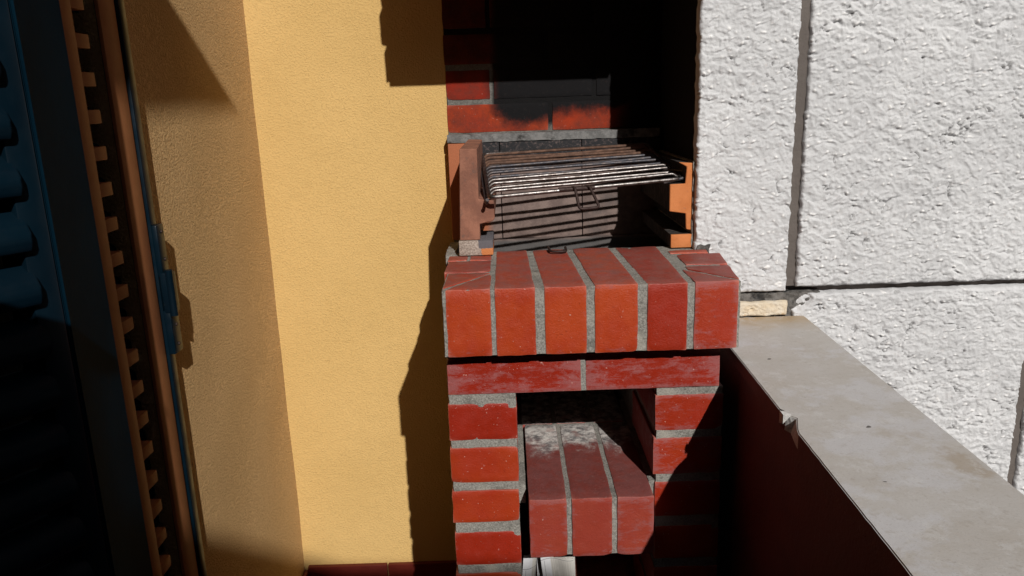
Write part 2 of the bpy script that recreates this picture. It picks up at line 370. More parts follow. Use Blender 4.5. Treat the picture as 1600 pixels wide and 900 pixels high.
def tube(name, pts, r, mat, parent, seg=10, closed=False):
    pts = [Vector(p) for p in pts]; c = pts[0].copy(); bm = bmesh.new(); rings = []; n = len(pts); prev = None
    for i, p in enumerate(pts):
        if closed: t = (pts[(i + 1) % n] - pts[i - 1]).normalized()
        else: t = (pts[min(i + 1, n - 1)] - pts[max(i - 1, 0)]).normalized()
        if prev is None: u = t.cross(Vector((0, 0, 1)) if abs(t.z) < .9 else Vector((1, 0, 0))).normalized()
        else: u = (prev - t * prev.dot(t)).normalized()
        prev = u; w = t.cross(u)
        rings.append([bm.verts.new(p - c + (u * math.cos(k * math.tau / seg) + w * math.sin(k * math.tau / seg)) * r) for k in range(seg)])
    for i in range(n if closed else n - 1):
        A, B = rings[i], rings[(i + 1) % n]
        for k in range(seg): bm.faces.new((A[k], A[(k + 1) % seg], B[(k + 1) % seg], B[k]))
    if not closed: bm.faces.new(rings[0]); bm.faces.new(rings[-1])
    return link(name, bm2me(bm, name, 50), mat, parent, c)
def rounded(pts, rad, k=5, closed=False):
    pts = [Vector(p) for p in pts]; out = []; n = len(pts)
    for i, p in enumerate(pts):
        if not closed and i in (0, n - 1): out.append(p); continue
        a = pts[i - 1]; b = pts[(i + 1) % n]; r = min(rad, (a - p).length * .45, (b - p).length * .45)
        s = p + (a - p).normalized() * r; e = p + (b - p).normalized() * r
        for j in range(k + 1):
            t = j / k; out.append(s * (1 - t) ** 2 + p * 2 * t * (1 - t) + e * t * t)
    return out

# ------------------------------------------------------------------ setting
def plane(name, x, y, z, mat): return struct(link(name, box_me(name, x[0], x[1], y[0], y[1], z - .06, z), mat))
plane('balcony_floor', (-.60, .36), (-3.2, 1.95), -1.305, 'maroon_tile')
plane('ground', (-900, 900), (-900, 900), -4.6, 'asphalt')

back = thing('back_wall', 'smooth yellow stucco wall behind and left of the brick barbecue', 'wall', (-.36, 1.86, -1.30))
def grid_wall(name, parent, o, du, dv, nu, nv, nrm, mat, amp=.0012, thick=.12):
    """A front sheet finely undulating, with thickness behind it."""
    o, du, dv, nrm = map(Vector, (o, du, dv, nrm)); bm = bmesh.new(); g = []
    for j in range(nv + 1):
        row = []
        for i in range(nu + 1):
            p = o + du * (i / nu) + dv * (j / nv)
            row.append(bm.verts.new(p + nrm * amp * mnoise.noise(p * 6) - o))
        g.append(row)
    for j in range(nv):
        for i in range(nu): bm.faces.new((g[j][i], g[j][i + 1], g[j + 1][i + 1], g[j + 1][i]))
    r = bmesh.ops.extrude_face_region(bm, geom=bm.faces[:])
    for v in [e for e in r['geom'] if isinstance(e, bmesh.types.BMVert)]: v.co -= nrm * thick
    return link(name, bm2me(bm, name, 60), mat, parent, o)
grid_wall('plaster', back, (-.70, 1.834, -1.31), (.563, 0, 0), (0, 0, 2.6), 40, 120, (0, -1, 0), 'stucco')
for x0, x1 in ((-.572, -.36), (-.357, -.13)):
    box('skirting_tile', (x0, x1), (1.823, 1.842), (-1.304, -1.204), 'maroon_tile', back, .002)
side = thing('side_wall', 'grainy tan stucco wall beside the open shutter, lit at a grazing angle', 'wall', (-.60, 1.5, -1.30))
grid_wall('plaster', side, (-.583, 1.243, -1.31), (0, .597, 0), (0, 0, 2.6), 40, 150, (1, 0, 0), 'stucco_grain', .0022)
box('plaster', (-.75, -.583), (-3.2, .15), (-1.31, 1.30), 'stucco', side)
box('skirting_tile', (-.583, -.572), (1.25, 1.83), (-1.304, -1.214), 'maroon_tile', side, .002)
# ragged stucco lip where the wall meets the metal frame
bm = bmesh.new(); rows = []
for i in range(140):
    z = .35 - i * .0105
    w = .004 + .006 * abs(mnoise.noise(Vector((0, 0, z * 22)))) + .003 * mnoise.noise(Vector((3, 0, z * 90)))
    rows.append([bm.verts.new((-.583, 1.2445, z)), bm.verts.new((-.5795, 1.243 - w * .4, z)), bm.verts.new((-.5795, 1.238 - w, z)), bm.verts.new((-.590, 1.237 - w, z))])
for a, b in zip(rows, rows[1:]):
    for k in range(3): bm.faces.new((a[k], a[k + 1], b[k + 1], b[k]))
link('broken_edge', bm2me(bm, 'broken_edge', 40), 'stucco', side)
box('reveal', (-.80, -.79), (.15, 1.243), (-1.31, 1.30), 'dark_room', side)  # near-black sheet stands in for the shade behind the shutter

# ------------------------------------------------------------------ shutter
sh = thing('louvered_shutter', 'dark teal louvered shutter folded open against the tan wall', 'shutter', (-.60, 1.1, -1.30))
XS = -.571
zt, zb = .75, -1.28
box('stile', (XS - .032, XS), (1.049, 1.081), (zb, zt), 'brown', sh, .0008)
box('stile', (XS - .006, XS), (1.154, 1.202), (zb, zt), 'brown', sh, .0008)
box('frame_strip', (XS - .034, XS + .003), (1.2075, 1.229), (zb, zt), 'teal', sh, .0018)
# louvre slats: flat boards with a square nose, tilted inward
def slat_me(L, w=.040, t=.017, rise=.026):
    bm = bmesh.new(); prof = [(0, 0), (0, t), (-w, t + rise), (-w, rise)]
    a = [bm.verts.new((x, -L / 2, z)) for x, z in prof]; b = [bm.verts.new((x, L / 2, z)) for x, z in prof]
    bm.faces.new(a); bm.faces.new(b)
    for i in range(4): bm.faces.new((a[i], a[(i + 1) % 4], b[(i + 1) % 4], b[i]))
    bmesh.ops.recalc_face_normals(bm, faces=bm.faces)
    bmesh.ops.bevel(bm, geom=bm.edges[:], offset=.0012, segments=2, affect='EDGES')
    return bm2me(bm, 'slat', 40)
sm = slat_me(.078); hm_ = box_me('slat_end', -.0095, .0095, -.0175, .0175, -.0095, .0095, bev=.0008)
for i in range(38):
    z = .70 - i * .0505
    if z < zb + .03: break
    link('slat', sm, 'teal_matte', sh, (XS - .030, 1.118, z - .0085))  # dark teal paints in the shade beyond the brown slat ends
    link('slat_end', hm_, 'brown', sh, (XS - .0105, 1.0985, z))
# hanging stile that stands out from the wall and keeps the sun off the folded leaf
P1, P0 = Vector((-.500, .925, 0)), Vector((-.479, .800, 0))
def prism(name, pts, z0, z1, mat, parent, bev=.002):
    bm = bmesh.new(); c = Vector((pts[0][0], pts[0][1], (z0 + z1) / 2))
    a = [bm.verts.new((x - c.x, y - c.y, z0 - c.z)) for x, y in pts]; b = [bm.verts.new((x - c.x, y - c.y, z1 - c.z)) for x, y in pts]; n = len(pts)
    bm.faces.new(a); bm.faces.new(b)
    for i in range(n): bm.faces.new((a[i], a[(i + 1) % n], b[(i + 1) % n], b[i]))
    bmesh.ops.recalc_face_normals(bm, faces=bm.faces); bmesh.ops.bevel(bm, geom=[e for e in bm.edges if abs(e.verts[0].co.z - e.verts[1].co.z) > .1], offset=bev, segments=3, affect='EDGES')
    return link(name, bm2me(bm, name, 40), mat, parent, c)
prism('hanging_stile', [(-.479, .800), (-.4955, .884), (-.500, .925), (-.540, .930), (-.540, .800)], zb, zt, 'teal_matte', sh, .003)
ang = R(-34)
piv = Vector((-.481, .797, 0))
def leafpt(u, w, z):   # u along the leaf away from the pivot towards the viewer, w out of the leaf
    d = Vector((math.sin(ang), -math.cos(ang), 0)); nrm = Vector((math.cos(ang), math.sin(ang), 0))
    return piv + d * u + nrm * w + Vector((0, 0, z))
def leafbox(name, u0, u1, w0, w1, z0, z1, bev=.002):
    c = leafpt((u0 + u1) / 2, (w0 + w1) / 2, (z0 + z1) / 2)
    me = box_me(name, w0 - (w0 + w1) / 2, w1 - (w0 + w1) / 2, -(u1 - u0) / 2, (u1 - u0) / 2, (z0 - z1) / 2, (z1 - z0) / 2, bev=bev)
    return link(name, me, 'teal', sh, c, (0, 0, ang))
leafbox('stile', 0, .028, -.030, 0, zb, zt)
leafbox('stile', .36, .41, -.030, 0, zb, zt)
bm = bmesh.new(); L = .335; prof = [(-.014, .0255), (.006, .0135), (.013, .004), (.013, -.009), (.008, -.0165), (-.022, -.020), (-.030, .022)]
a = [bm.verts.new((x, -L / 2, z)) for x, z in prof]; b = [bm.verts.new((x, L / 2, z)) for x, z in prof]; n = len(prof)
bm.faces.new(a); bm.faces.new(b)
for i in range(n): bm.faces.new((a[i], a[(i + 1) % n], b[(i + 1) % n], b[i]))
bmesh.ops.recalc_face_normals(bm, faces=bm.faces); bmesh.ops.bevel(bm, geom=bm.edges[:], offset=.0016, segments=2, affect='EDGES')
pm = bm2me(bm, 'slat', 40)
for i in range(40):
    z = .72 - i * .056
    if z < zb + .03: break
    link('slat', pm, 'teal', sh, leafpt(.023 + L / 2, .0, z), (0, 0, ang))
# hinge
box('hinge', (XS + .003, XS + .012), (1.206, 1.232), (-.262, -.178), 'teal', sh, .002)
hg = box('hinge', (XS + .006, XS + .024), (1.203, 1.227), (-.322, -.254), 'teal', sh, .004)
tube('pin', [(XS + .021, 1.207, -.326), (XS + .021, 1.207, -.250)], .006, 'teal', hg, 14)
box('hinge', (XS + .003, XS + .015), (1.205, 1.236), (-.392, -.318), 'teal', sh, .002)

for z_ in (-.190, -.235, -.345, -.378):
    bm = bmesh.new(); bmesh.ops.create_cone(bm, cap_ends=True, segments=12, radius1=.0032, radius2=.0026, depth=.002)
    link('screw', bm2me(bm, 'screw', 40), 'dark_iron', sh, (XS + (.0125 if z_ > -.3 else .0155), 1.222, z_), (0, R(90), 0))
# ------------------------------------------------------------------ barbecue
bq = thing('brick_barbecue', 'built-in red brick barbecue with grey mortar and sooty hearth', 'barbecue', (.12, 1.5, -1.30))
# front row of the shelf
fx = [(-.107, -.035), (-.028, .036), (.051, .118), (.131, .200), (.215, .279), (.290, .359)]
bl = [.45, .45, .45, .5, .25, .80]
ZT, ZBt = -.292, -.405
for i, (x0, x1) in enumerate(fx):
    if i == 0: brick(bq, None, None, (ZBt, ZT), bloom=bl[i], poly=[(x0, 1.181), (x1, 1.180), (x1, 1.292)])
    elif i == 5: brick(bq, None, None, (ZBt, ZT), bloom=bl[i], poly=[(x0, 1.180), (x1 + .002, 1.181), (x0, 1.272)])
    else:
        b0, b1 = [(-.028, .031), (.042, .108), (.121, .192), (.206, .286)][i - 1]
        brick(bq, None, None, (ZBt, ZT + random.uniform(-.001, .001)), bloom=bl[i], cuts=8, poly=[(x0, 1.180), (x1, 1.180), (b1, 1.487), (b0, 1.487)])
# mitred returns and short bricks on both sides of the shelf
brick(bq, None, None, (ZBt, ZT), bloom=.2, poly=[(-.111, 1.193), (-.036, 1.297), (-.110, 1.297)], chips=1)
brick(bq, (-.117, -.037), (1.307, 1.400), (ZBt, ZT), bloom=.5)
brick(bq, (-.119, -.083), (1.409, 1.449), (ZBt, ZT), bloom=.5, chips=1)
brick(bq, (-.078, -.037), (1.409, 1.449), (ZBt, ZT), bloom=.5, chips=1)
brick(bq, None, None, (ZBt, ZT), bloom=.6, poly=[(.364, 1.193), (.376, 1.296), (.300, 1.296), (.300, 1.276)], chips=1)
brick(bq, None, None, (ZBt, ZT), bloom=.5, poly=[(.305, 1.310), (.378, 1.310), (.388, 1.400), (.305, 1.400)])
brick(bq, (.299, .372), (1.412, 1.436), (ZBt, ZT), bloom=.4, chips=1)
rough_block('mortar', (-.1115, .3635), (1.1825, 1.404), (-.404, -.2939), 'mortar', bq, .005, .0008, 90)
rough_block('mortar', (-.118, .35), (1.404, 1.488), (-.404, -.2941), 'mortar', bq, .006, .0008, 90)
rough_block('mortar_lump', (-.127, -.108), (1.46, 1.60), (-.40, -.2915), 'mortar', bq, .005, .002, 60)
# lintel and pillars
PY = 1.222
brick(bq, (-.114, .1115), (PY, 1.33), (-.4865, -.4215), bloom=.95, cuts=8, chips=5)
brick(bq, (.1195, .346), (PY, 1.33), (-.4860, -.4205), bloom=.95, cuts=8, chips=5)
rough_block('mortar', (-.113, .345), (PY + .002, 1.33), (-.4205, -.4060), 'black_mortar', bq, .006)
rough_block('mortar', (.1105, .1205), (PY + .0015, 1.325), (-.4862, -.4212), 'mortar', bq, .004, .001, 90)
brick_z = [(-.5705, -.5035), (-.6505, -.5840), (-.7275, -.6655), (-.8130, -.7475), (-.896, -.830), (-.978, -.912), (-1.06, -.994), (-1.142, -1.076), (-1.224, -1.158), (-1.304, -1.240)]
lb = [.12, .10, .12, .25, .3, .3, .3, .3, .3, .3]
for k, z in enumerate(brick_z):
    d = random.uniform(-.0015, .0015)
    brick(bq, (-.1165 + d, .0015 + d), (PY + d, PY + .225), z, bloom=lb[k])
rz = [(-.5640, -.4990), (-.6465, -.5775), (-.728, -.6610)] + brick_z[3:]
for k, z in enumerate(rz):
    d = random.uniform(-.001, .001)
    brick(bq, (.2385 + d - (.003 if k == 1 else 0), .354), (PY, PY + .225), z, bloom=(.75, .9, .6)[k] if k < 3 else .4)
rough_block('mortar', (-.1135, .0003), (PY + .0012, 1.83), (-1.30, -.4868), 'mortar', bq, .005, .0014, 80)
rough_block('mortar', (.2402, .3525), (PY + .0012, 1.83), (-1.30, -.4868), 'mortar', bq, .005, .0014, 80)
box('base_back', (-.1, .34), (1.70, 1.83), (-1.30, -.41), 'ash', bq)  # dark ash material deepens the shade at the back of the niche
box('hearth_slab', (-.10, .345), (1.335, 1.83), (-.486, -.4055), 'mortar', bq)
# niche ledge of three projecting bricks, a second course behind them
for (x0, x1, b_) in ((.0165, .081, .75), (.0890, .158, .6), (.1665, .229, .85)):
    brick(bq, (x0, x1), (1.175, 1.478), (-.772, -.6610 + random.uniform(-.001, .001)), 'brick_ash', b_, cuts=8)
    brick(bq, (x0 - .006, x1 - .006), (1.488, 1.70), (-.772, -.662), 'brick_ash', .5)
rough_block('mortar', (.0185, .227), (1.1785, 1.70), (-.770, -.6635), 'mortar', bq, .006)
rough_block('mortar', (.0003, .0125), (1.235, 1.60), (-.70, -.664), 'mortar', bq, .005, .0008, 60)
rough_block('mortar', (.229, .2400), (1.228, 1.60), (-.70, -.660), 'mortar', bq, .005, .0018, 60)
# hearth: back courses of brick, mortar ledge, smoky lining, floor
YB = 1.830
def course(z0, z1, xs, bl_=.1):
    for a, b in xs: brick(bq, (a, b), (YB + random.uniform(-.001, .001), YB + .10), (z0, z1), 'brick_soot_shade', bl_, chips=2)
course(-.0760, -.0125, [(-.1375, .0975), (.1070, .335)])
course(-.0010, .0640, [(-.1365, -.036), (-.026, .200), (.210, .345)])
course(.0775, .1430, [(-.1385, .092), (.102, .345)])
course(.1560, .2220, [(-.1375, -.040), (-.030, .196), (.206, .345)])
course(.2350, .3010, [(-.1375, .094), (.104, .345)])
rough_block('mortar', (-.1355, .36), (YB + .0022, YB + .11), (-.40, .40), 'mortar_soot_shade', bq, .006)
rough_block('mortar_ledge', (-.137, .35), (1.792, 1.90), (-.0965, -.0785), 'ledge_mortar', bq, .006, .0015, 70)
for a, b in ((-.1365, -.0185), (-.0170, .170), (.1715, .352)):
    box('lining_slab', (a, b), (1.790, 1.829), (-.322, -.098), 'lining', bq, .002)
rough_block('lining_foot', (-.10, .352), (1.775, 1.829), (-.40, -.3225), 'lining', bq, .008, .002)
rough_block('hearth_floor', (-.12, .355), (1.489, 1.829), (-.404, -.352), 'ash', bq, .01, .004)
box('hearth_cheek', (.361, .47), (1.4705, 1.94), (-.42, .42), 'brick_soot_shade', bq)['soot_shade'] = .93
# notched refractory supports
sl_ = profile('grill_support', [(-.0965, -.262), (-.0895, -.089), (-.057, -.090), (-.0575, -.184), (-.0290, -.188), (-.0285, -.222), (-.033, -.2265), (-.0575, -.2315), (-.0580, -.262)], 1.450, 1.786, 'refractory', bq)
sl_['label'] = 'left notched clay support'
box('cement_foot', (-.0990, -.0335), (1.446, 1.56), (-.2915, -.2625), 'cement_block', bq, .002)
profile('grill_support', [(.322, -.128), (.348, -.130), (.348, -.258), (.3385, -.256), (.3370, -.2255), (.306, -.2205), (.306, -.1690), (.335, -.1685), (.3375, -.137)], 1.458, 1.786, 'refractory_clean', bq)['label'] = 'right notched orange clay support'
box('clay_foot', (.309, .353), (1.456, 1.786), (-.2915, -.2655), 'refractory_clean', bq, .002)
rough_block('mortar', (.3485, .3575), (1.455, 1.786), (-.290, -.128), 'mortar', bq, .004, .0015, 90)
# hood above: hollow, open below, front edge in line with the stone wall
hd = box('hood', (-.142, .36), (1.400, 1.500), (.322, 1.25), 'brick', bq)
box('hood_side', (-.142, -.03), (1.500, 1.83), (.322, 1.25), 'brick', bq)
box('hood_side', (.30, .36), (1.500, 1.83), (.322, 1.25), 'brick', bq)
for k, z in enumerate((.33, .41, .49, .57)):
    brick(bq, (-.150 - .006 * (k % 2), -.143), (1.402, 1.60), (z, z + .066))

# ------------------------------------------------------------------ grill rack
gr = thing('grill_rack', 'metal barbecue grill rack, shiny in front and rusty behind, resting across the hearth', 'grill rack', (.14, 1.6, -.17))
FL, FR, BL, BR = Vector((-.036, 1.415, -.177)), Vector((.330, 1.470, -.160)), Vector((-.057, 1.755, -.122)), Vector((.315, 1.775, -.112))
frame = rounded([FL, FR, BR, BL], .016, 5, True)
tube('frame', frame, .0040, 'steel', gr, 12, True)
n = 13
for k in range(1, n):
    t = k / n; a = FL.lerp(BL, t); b = FR.lerp(BR, t); d = (b - a).normalized()
    lift = Vector((0, 0, .0035 + .0012 * math.sin(k * 2.3))); md = (a + b) / 2 + lift + Vector((0, .0016 * math.sin(k * 4.1), .0022 * math.sin(k * 3.3) - .001))
    mt = 'steel' if k <= 4 else ('burnt' if k <= 8 else 'rust')
    pts = rounded([a + d * .002 - Vector((0, 0, .003)), a + d * .010 + lift, md, b - d * .010 + lift + Vector((0, 0, .001 * math.cos(k * 1.7))), b - d * .002 - Vector((0, 0, .003))], .008, 4)
    tube('bar', pts, .0033, mt, gr, 10)
off = Vector((-.006, -.002, -.012))
tube('side_rail', rounded([BL + off + Vector((0, -.01, .012)), BL + off, FL + off + Vector((0, .01, 0)), FL + off + Vector((.002, .0, .008))], .01, 4), .0034, 'burnt', gr, 10)
tube('side_rail', rounded([FR + Vector((-.035, -.004, -.006)), FR + Vector((.012, .004, .002)), FR + Vector((.010, .03, .012)), FR + Vector((-.02, .07, .012))], .01, 4), .0034, 'burnt', gr, 10)
h0, h1 = FL.lerp(FR, .435), FL.lerp(FR, .505)
hp = [h0 + Vector((-.006, 0, .003)), h0 + Vector((0, -.006, .004)), h0 + Vector((.006, -.030, -.034)), h1 + Vector((.018, -.030, -.033)), h1 + Vector((.002, -.006, .004)), h1 + Vector((-.006, 0, .003))]
tube('handle', rounded(hp, .008, 5), .0028, 'dark_iron', gr, 10)
tube('handle_sleeve', [h0 + Vector((-.030, -.0045, 0)), h1 + Vector((.012, .0015, .000))], .0048, 'dark_iron', gr, 10)

hk = tag(tube('wire_loop', rounded([(.074, 1.486, -.2875), (.076, 1.440, -.2875), (.106, 1.437, -.2875), (.107, 1.478, -.2875)], .012, 5), .0026, 'dark_iron', None, 8), 'small dark bent wire loop lying on the back of the brick shelf', 'wire loop')

# ------------------------------------------------------------------ newspaper under the ledge
def sheet(name, pts, h, parent, lean=0, t=.0012):
    bm = bmesh.new(); rows = []; pts = [Vector((*p, 0)) for p in pts]; c = Vector((pts[0].x, pts[0].y, 0))
    for k in range(12):
        z = h[0] + (h[1] - h[0]) * k / 11
        rows.append([bm.verts.new((p.x - c.x, p.y - c.y + lean * k / 11 + .006 * mnoise.noise(Vector((p.x * 28, z * 22, 3))), z)) for p in pts])
    for a, b in zip(rows, rows[1:]):
        for i in range(len(pts) - 1): bm.faces.new((a[i], a[i + 1], b[i + 1], b[i]))
    r = bmesh.ops.extrude_face_region(bm, geom=bm.faces[:])
    for v in [e for e in r['geom'] if isinstance(e, bmesh.types.BMVert)]: v.co.y += t
    zc = h[1]
    for v in bm.verts: v.co.z -= zc
    return link(name, bm2me(bm, name, 50), 'paper', parent, (c.x, c.y, zc))
npz = thing('newspaper', 'folded newspaper tucked under the brick ledge of the barbecue', 'newspaper', (.05, 1.26, -.98))
sheet('page', [(.034 + .060 * i / 10, 1.262 + .006 * math.sin(i * .5)) for i in range(11)], (-.98, -.812), npz, .012).rotation_euler = (0, R(-6), 0)
sheet('page', [(.005 + .026 * i / 8, 1.245 + .022 * (i / 8) ** 2) for i in range(9)], (-.98, -.818), npz, .010).rotation_euler = (0, R(5), 0)
sheet('page', [(.030 + .072 * i / 8, 1.275 + .010 * math.cos(i * .6)) for i in range(9)], (-.98, -.796), npz, .012)
box('brick_shelf_below', (.001, .239), (1.24, 1.70), (-1.02, -.982), 'brick', bq)

# ------------------------------------------------------------------ rough stone wall
rs = np.random.RandomState(4)
def relief(X, Z):
    """Bush-hammered surface: jittered blows, each leaving a tilted chip and a little peak."""
    s = .0190; gx = X / s; gz = Z / s; ix = np.floor(gx).astype(int); iz = np.floor(gz).astype(int)
    best = np.full(X.shape, 9.); second = np.full(X.shape, 9.); tx = np.zeros(X.shape); tz = np.zeros(X.shape); hv = np.zeros(X.shape); dxb = np.zeros(X.shape); dzb = np.zeros(X.shape)
    def hsh(a, b, k):
        v = np.sin(a * 127.1 + b * 311.7 + k * 74.7) * 43758.5453; return v - np.floor(v)
    for i in (-1, 0, 1):
        for j in (-1, 0, 1):
            cx, cz = ix + i, iz + j
            px = cx + .5 + (hsh(cx, cz, 1) - .5) * .95 + .35 * (cz % 2); pz = cz + .5 + (hsh(cx, cz, 2) - .5) * .95
            dx, dz = gx - px, gz - pz; d = np.sqrt(dx * dx * .8 + dz * dz * 1.25)
            m = d < best
            second = np.where(m, best, np.minimum(second, d))
            tx = np.where(m, hsh(cx, cz, 3) - .5, tx); tz = np.where(m, hsh(cx, cz, 4) - .35, tz); hv = np.where(m, hsh(cx, cz, 5), hv)
            dxb = np.where(m, dx, dxb); dzb = np.where(m, dz, dzb); best = np.where(m, d, best)
    h = .0030 * (tx * dxb * 1.3 + tz * dzb * 2.0) + .0024 * np.exp(-(best / .11) ** 2) + .0008 * (hv - .5)
    q = dzb + .10 + (tx * .9) * dxb + .55 * dxb ** 2            # a chip: sharp ledge above, hollow below it
    lip = np.where(q < 0, np.clip(1 + q / .55, 0, 1), 0) * np.exp(-(dxb / .42) ** 4)
    h -= .0036 * lip * np.clip((hv - .30) * 1.6, 0, 1) ** 2
    return h, np.exp(-(best / .17) ** 2) * np.clip(hv * 1.6 - .2, 0, 1), lip * np.clip((hv - .30) * 1.6, 0, 1) ** 2
def vnoise(X, Z, s, k):
    gx, gz = X / s, Z / s; ix, iz = np.floor(gx), np.floor(gz); fx_, fz = gx - ix, gz - iz; fx_ = fx_ * fx_ * (3 - 2 * fx_); fz = fz * fz * (3 - 2 * fz)
    def hs(a, b): v = np.sin(a * 12.9898 + b * 78.233 + k * 37.7) * 43758.5453; return v - np.floor(v)
    return (hs(ix, iz) * (1 - fx_) + hs(ix + 1, iz) * fx_) * (1 - fz) + (hs(ix, iz + 1) * (1 - fx_) + hs(ix + 1, iz + 1) * fx_) * fz
def stone_panel(parent, x0, x1, z0, z1, y, mat='stone', res=.0017, amp=1.0, chip=None, corners=None):
    nx, nz = max(6, int((x1 - x0) / res)), max(6, int((z1 - z0) / res))
    u, v = np.meshgrid(np.linspace(0, 1, nx + 1), np.linspace(0, 1, nz + 1))
    X = x0 + (x1 - x0) * u; Z = z0 + (z1 - z0) * v
    wx = X + .012 * (vnoise(X, Z, .025, 1) - .5) + .003 * (vnoise(X, Z, .006, 12) - .5); wz = Z + .012 * (vnoise(X, Z, .025, 2) - .5) + .003 * (vnoise(X, Z, .006, 13) - .5)
    H, bruise, lip = relief(wx, wz); H = H * amp * (.55 + .9 * vnoise(X, Z, .08, 3))
    H += .0016 * (vnoise(X, Z, .05, 4) - .5) + .0010 * (vnoise(X, Z, .0042, 6) - .5)
    def ridge(sx, sz, k): return 1 - np.abs(2 * vnoise(wx / sx, wz / sz, 1.0, k) - 1)
    fine = ridge(.012, .007, 31) * ridge(.009, .009, 32)
    H += .0022 * (fine - .3) * (.4 + .9 * vnoise(X, Z, .03, 33)) + .0012 * (ridge(.0055, .0038, 34) - .5)
    n_ = .6 * vnoise(wx, wz, .034, 21) + .3 * vnoise(wx, wz, .015, 22) + .1 * vnoise(X, Z, .006, 23)
    gate = np.clip((vnoise(X, Z, .026, 24) - .62) * 6, 0, 1)
    crack = np.exp(-((n_ - .5) / .012) ** 2) * gate; H -= .0050 * crack
    e = np.minimum(np.minimum(X - x0, x1 - X), np.minimum(Z - z0, z1 - Z))
    en = .003 + .004 * vnoise(X, Z, .018, 8)
    H -= np.where(e < en, .006 * ((en - e) / en) ** 2, 0)
    if chip: 
        dc = np.sqrt((X - chip[0]) ** 2 + ((Z - chip[1]) * 1.1) ** 2) + .012 * (vnoise(X, Z, .012, 9) - .5)
        H -= np.where(dc < chip[2], chip[3] * np.minimum(1, (chip[2] - dc) / .006), 0)
    # wavering outline
    k = np.exp(-((X - x0) / .004) ** 2) - np.exp(-((x1 - X) / .004) ** 2); X = X + k * .0028 * (vnoise(X * 0, Z, .012, 10) - .3)
    k = np.exp(-((Z - z0) / .004) ** 2) - np.exp(-((z1 - Z) / .004) ** 2); Z = Z + k * .0024 * (vnoise(X, Z * 0, .015, 11) - .3)
    co = np.stack([X - x0, -H, Z - z0], -1).reshape(-1, 3); n1 = nx + 1
    idx = np.arange((nx + 1) * (nz + 1)).reshape(nz + 1, nx + 1)
    q = np.stack([idx[:-1, :-1], idx[:-1, 1:], idx[1:, 1:], idx[1:, :-1]], -1).reshape(-1, 4)
    # skirt to give the slab its thickness
    ring = np.concatenate([idx[0, :], idx[1:, -1], idx[-1, -2::-1], idx[-2:0:-1, 0]])
    bk = co[ring].copy(); bk[:, 1] = .030; base = len(co); m_ = len(ring)
    nxt = np.roll(np.arange(m_), -1); side_q = np.stack([ring, base + np.arange(m_), base + nxt, ring[nxt]], -1)
    co = np.concatenate([co, bk]); q = np.concatenate([q, side_q])
    me = bpy.data.meshes.new('stone_panel'); me.vertices.add(len(co)); me.vertices.foreach_set('co', co.ravel())
    me.loops.add(q.size); me.loops.foreach_set('vertex_index', q.ravel().astype(np.int32)); me.polygons.add(len(q))
    me.polygons.foreach_set('loop_start', np.arange(0, q.size, 4, dtype=np.int32)); me.update(calc_edges=True); me.validate()
    me.polygons.foreach_set('use_smooth', [True] * len(me.polygons))
    if len(me.vertices) == len(co):
        wv = np.zeros(len(co), np.float32); wv[:bruise.size] = (bruise - .9 * crack - .45 * lip).ravel().astype(np.float32)
        at = me.attributes.new('relief_tone', 'FLOAT', 'POINT'); at.data.foreach_set('value', wv)
    return link('stone_panel', me, mat, parent, (x0, y, z0))
sw = thing('stone_wall', 'rough white chiselled stone cladding wall right of the barbecue', 'wall', (.8, 1.45, -1.30))
YS = 1.440
stone_panel(sw, 0.3513, 0.5326, -0.3815, 0.6128, YS)
stone_panel(sw, 0.5500, 1.2256, -0.3748, 0.6128, YS + .001)
stone_panel(sw, 0.5444, 1.0142, -1.1234, -0.3871, YS - .001, chip=(.551, -.393, .030, .007))
stone_panel(sw, 1.0295, 1.4298, -1.1234, -0.3871, YS)
stone_panel(sw, 0.3677, 0.5362, -0.4305, -0.3998, YS - .003, 'cream_stone', amp=.4)
stone_panel(sw, 1.243, 2.10, -.3750, .6128, YS, res=.006)
stone_panel(sw, 1.447, 2.10, -1.12, -.3875, YS, res=.006)
bm = bmesh.new()
def strip(z0, z1, x0, x1, y, nx, nz, amp, fr):
    g = [[bm.verts.new((x0 + (x1 - x0) * i / nx, y + amp * mnoise.noise(Vector((i * (x1 - x0) / nx * fr, j * (z1 - z0) / nz * fr, x0 * 9))), z0 + (z1 - z0) * j / nz)) for i in range(nx + 1)] for j in range(nz + 1)]
    for j in range(nz):
        for i in range(nx): bm.faces.new((g[j][i], g[j][i + 1], g[j + 1][i + 1], g[j + 1][i]))
strip(-.3728, .62, .529, .5535, YS + .010, 6, 120, .002, 30)
strip(-1.12, -.394, 1.006, 1.0356, YS + .008, 6, 90, .002, 30)
link('joint_filler', bm2me(bm, 'joint_filler', 60), 'sealant', sw)
rough_block('joint_mortar', (.37, .60), (YS + .006, YS + .03), (-.4330, -.3850), 'black_mortar', sw, .003, .0035, 120)
rough_block('joint_mortar', (.3545, .380), (YS - .004, YS + .004), (-.300, -.284), 'black_mortar', sw, .003, .003, 120)
box('wall_core', (.40, 2.1), (YS + .028, YS + .30), (-1.40, .70), 'sealant', sw)

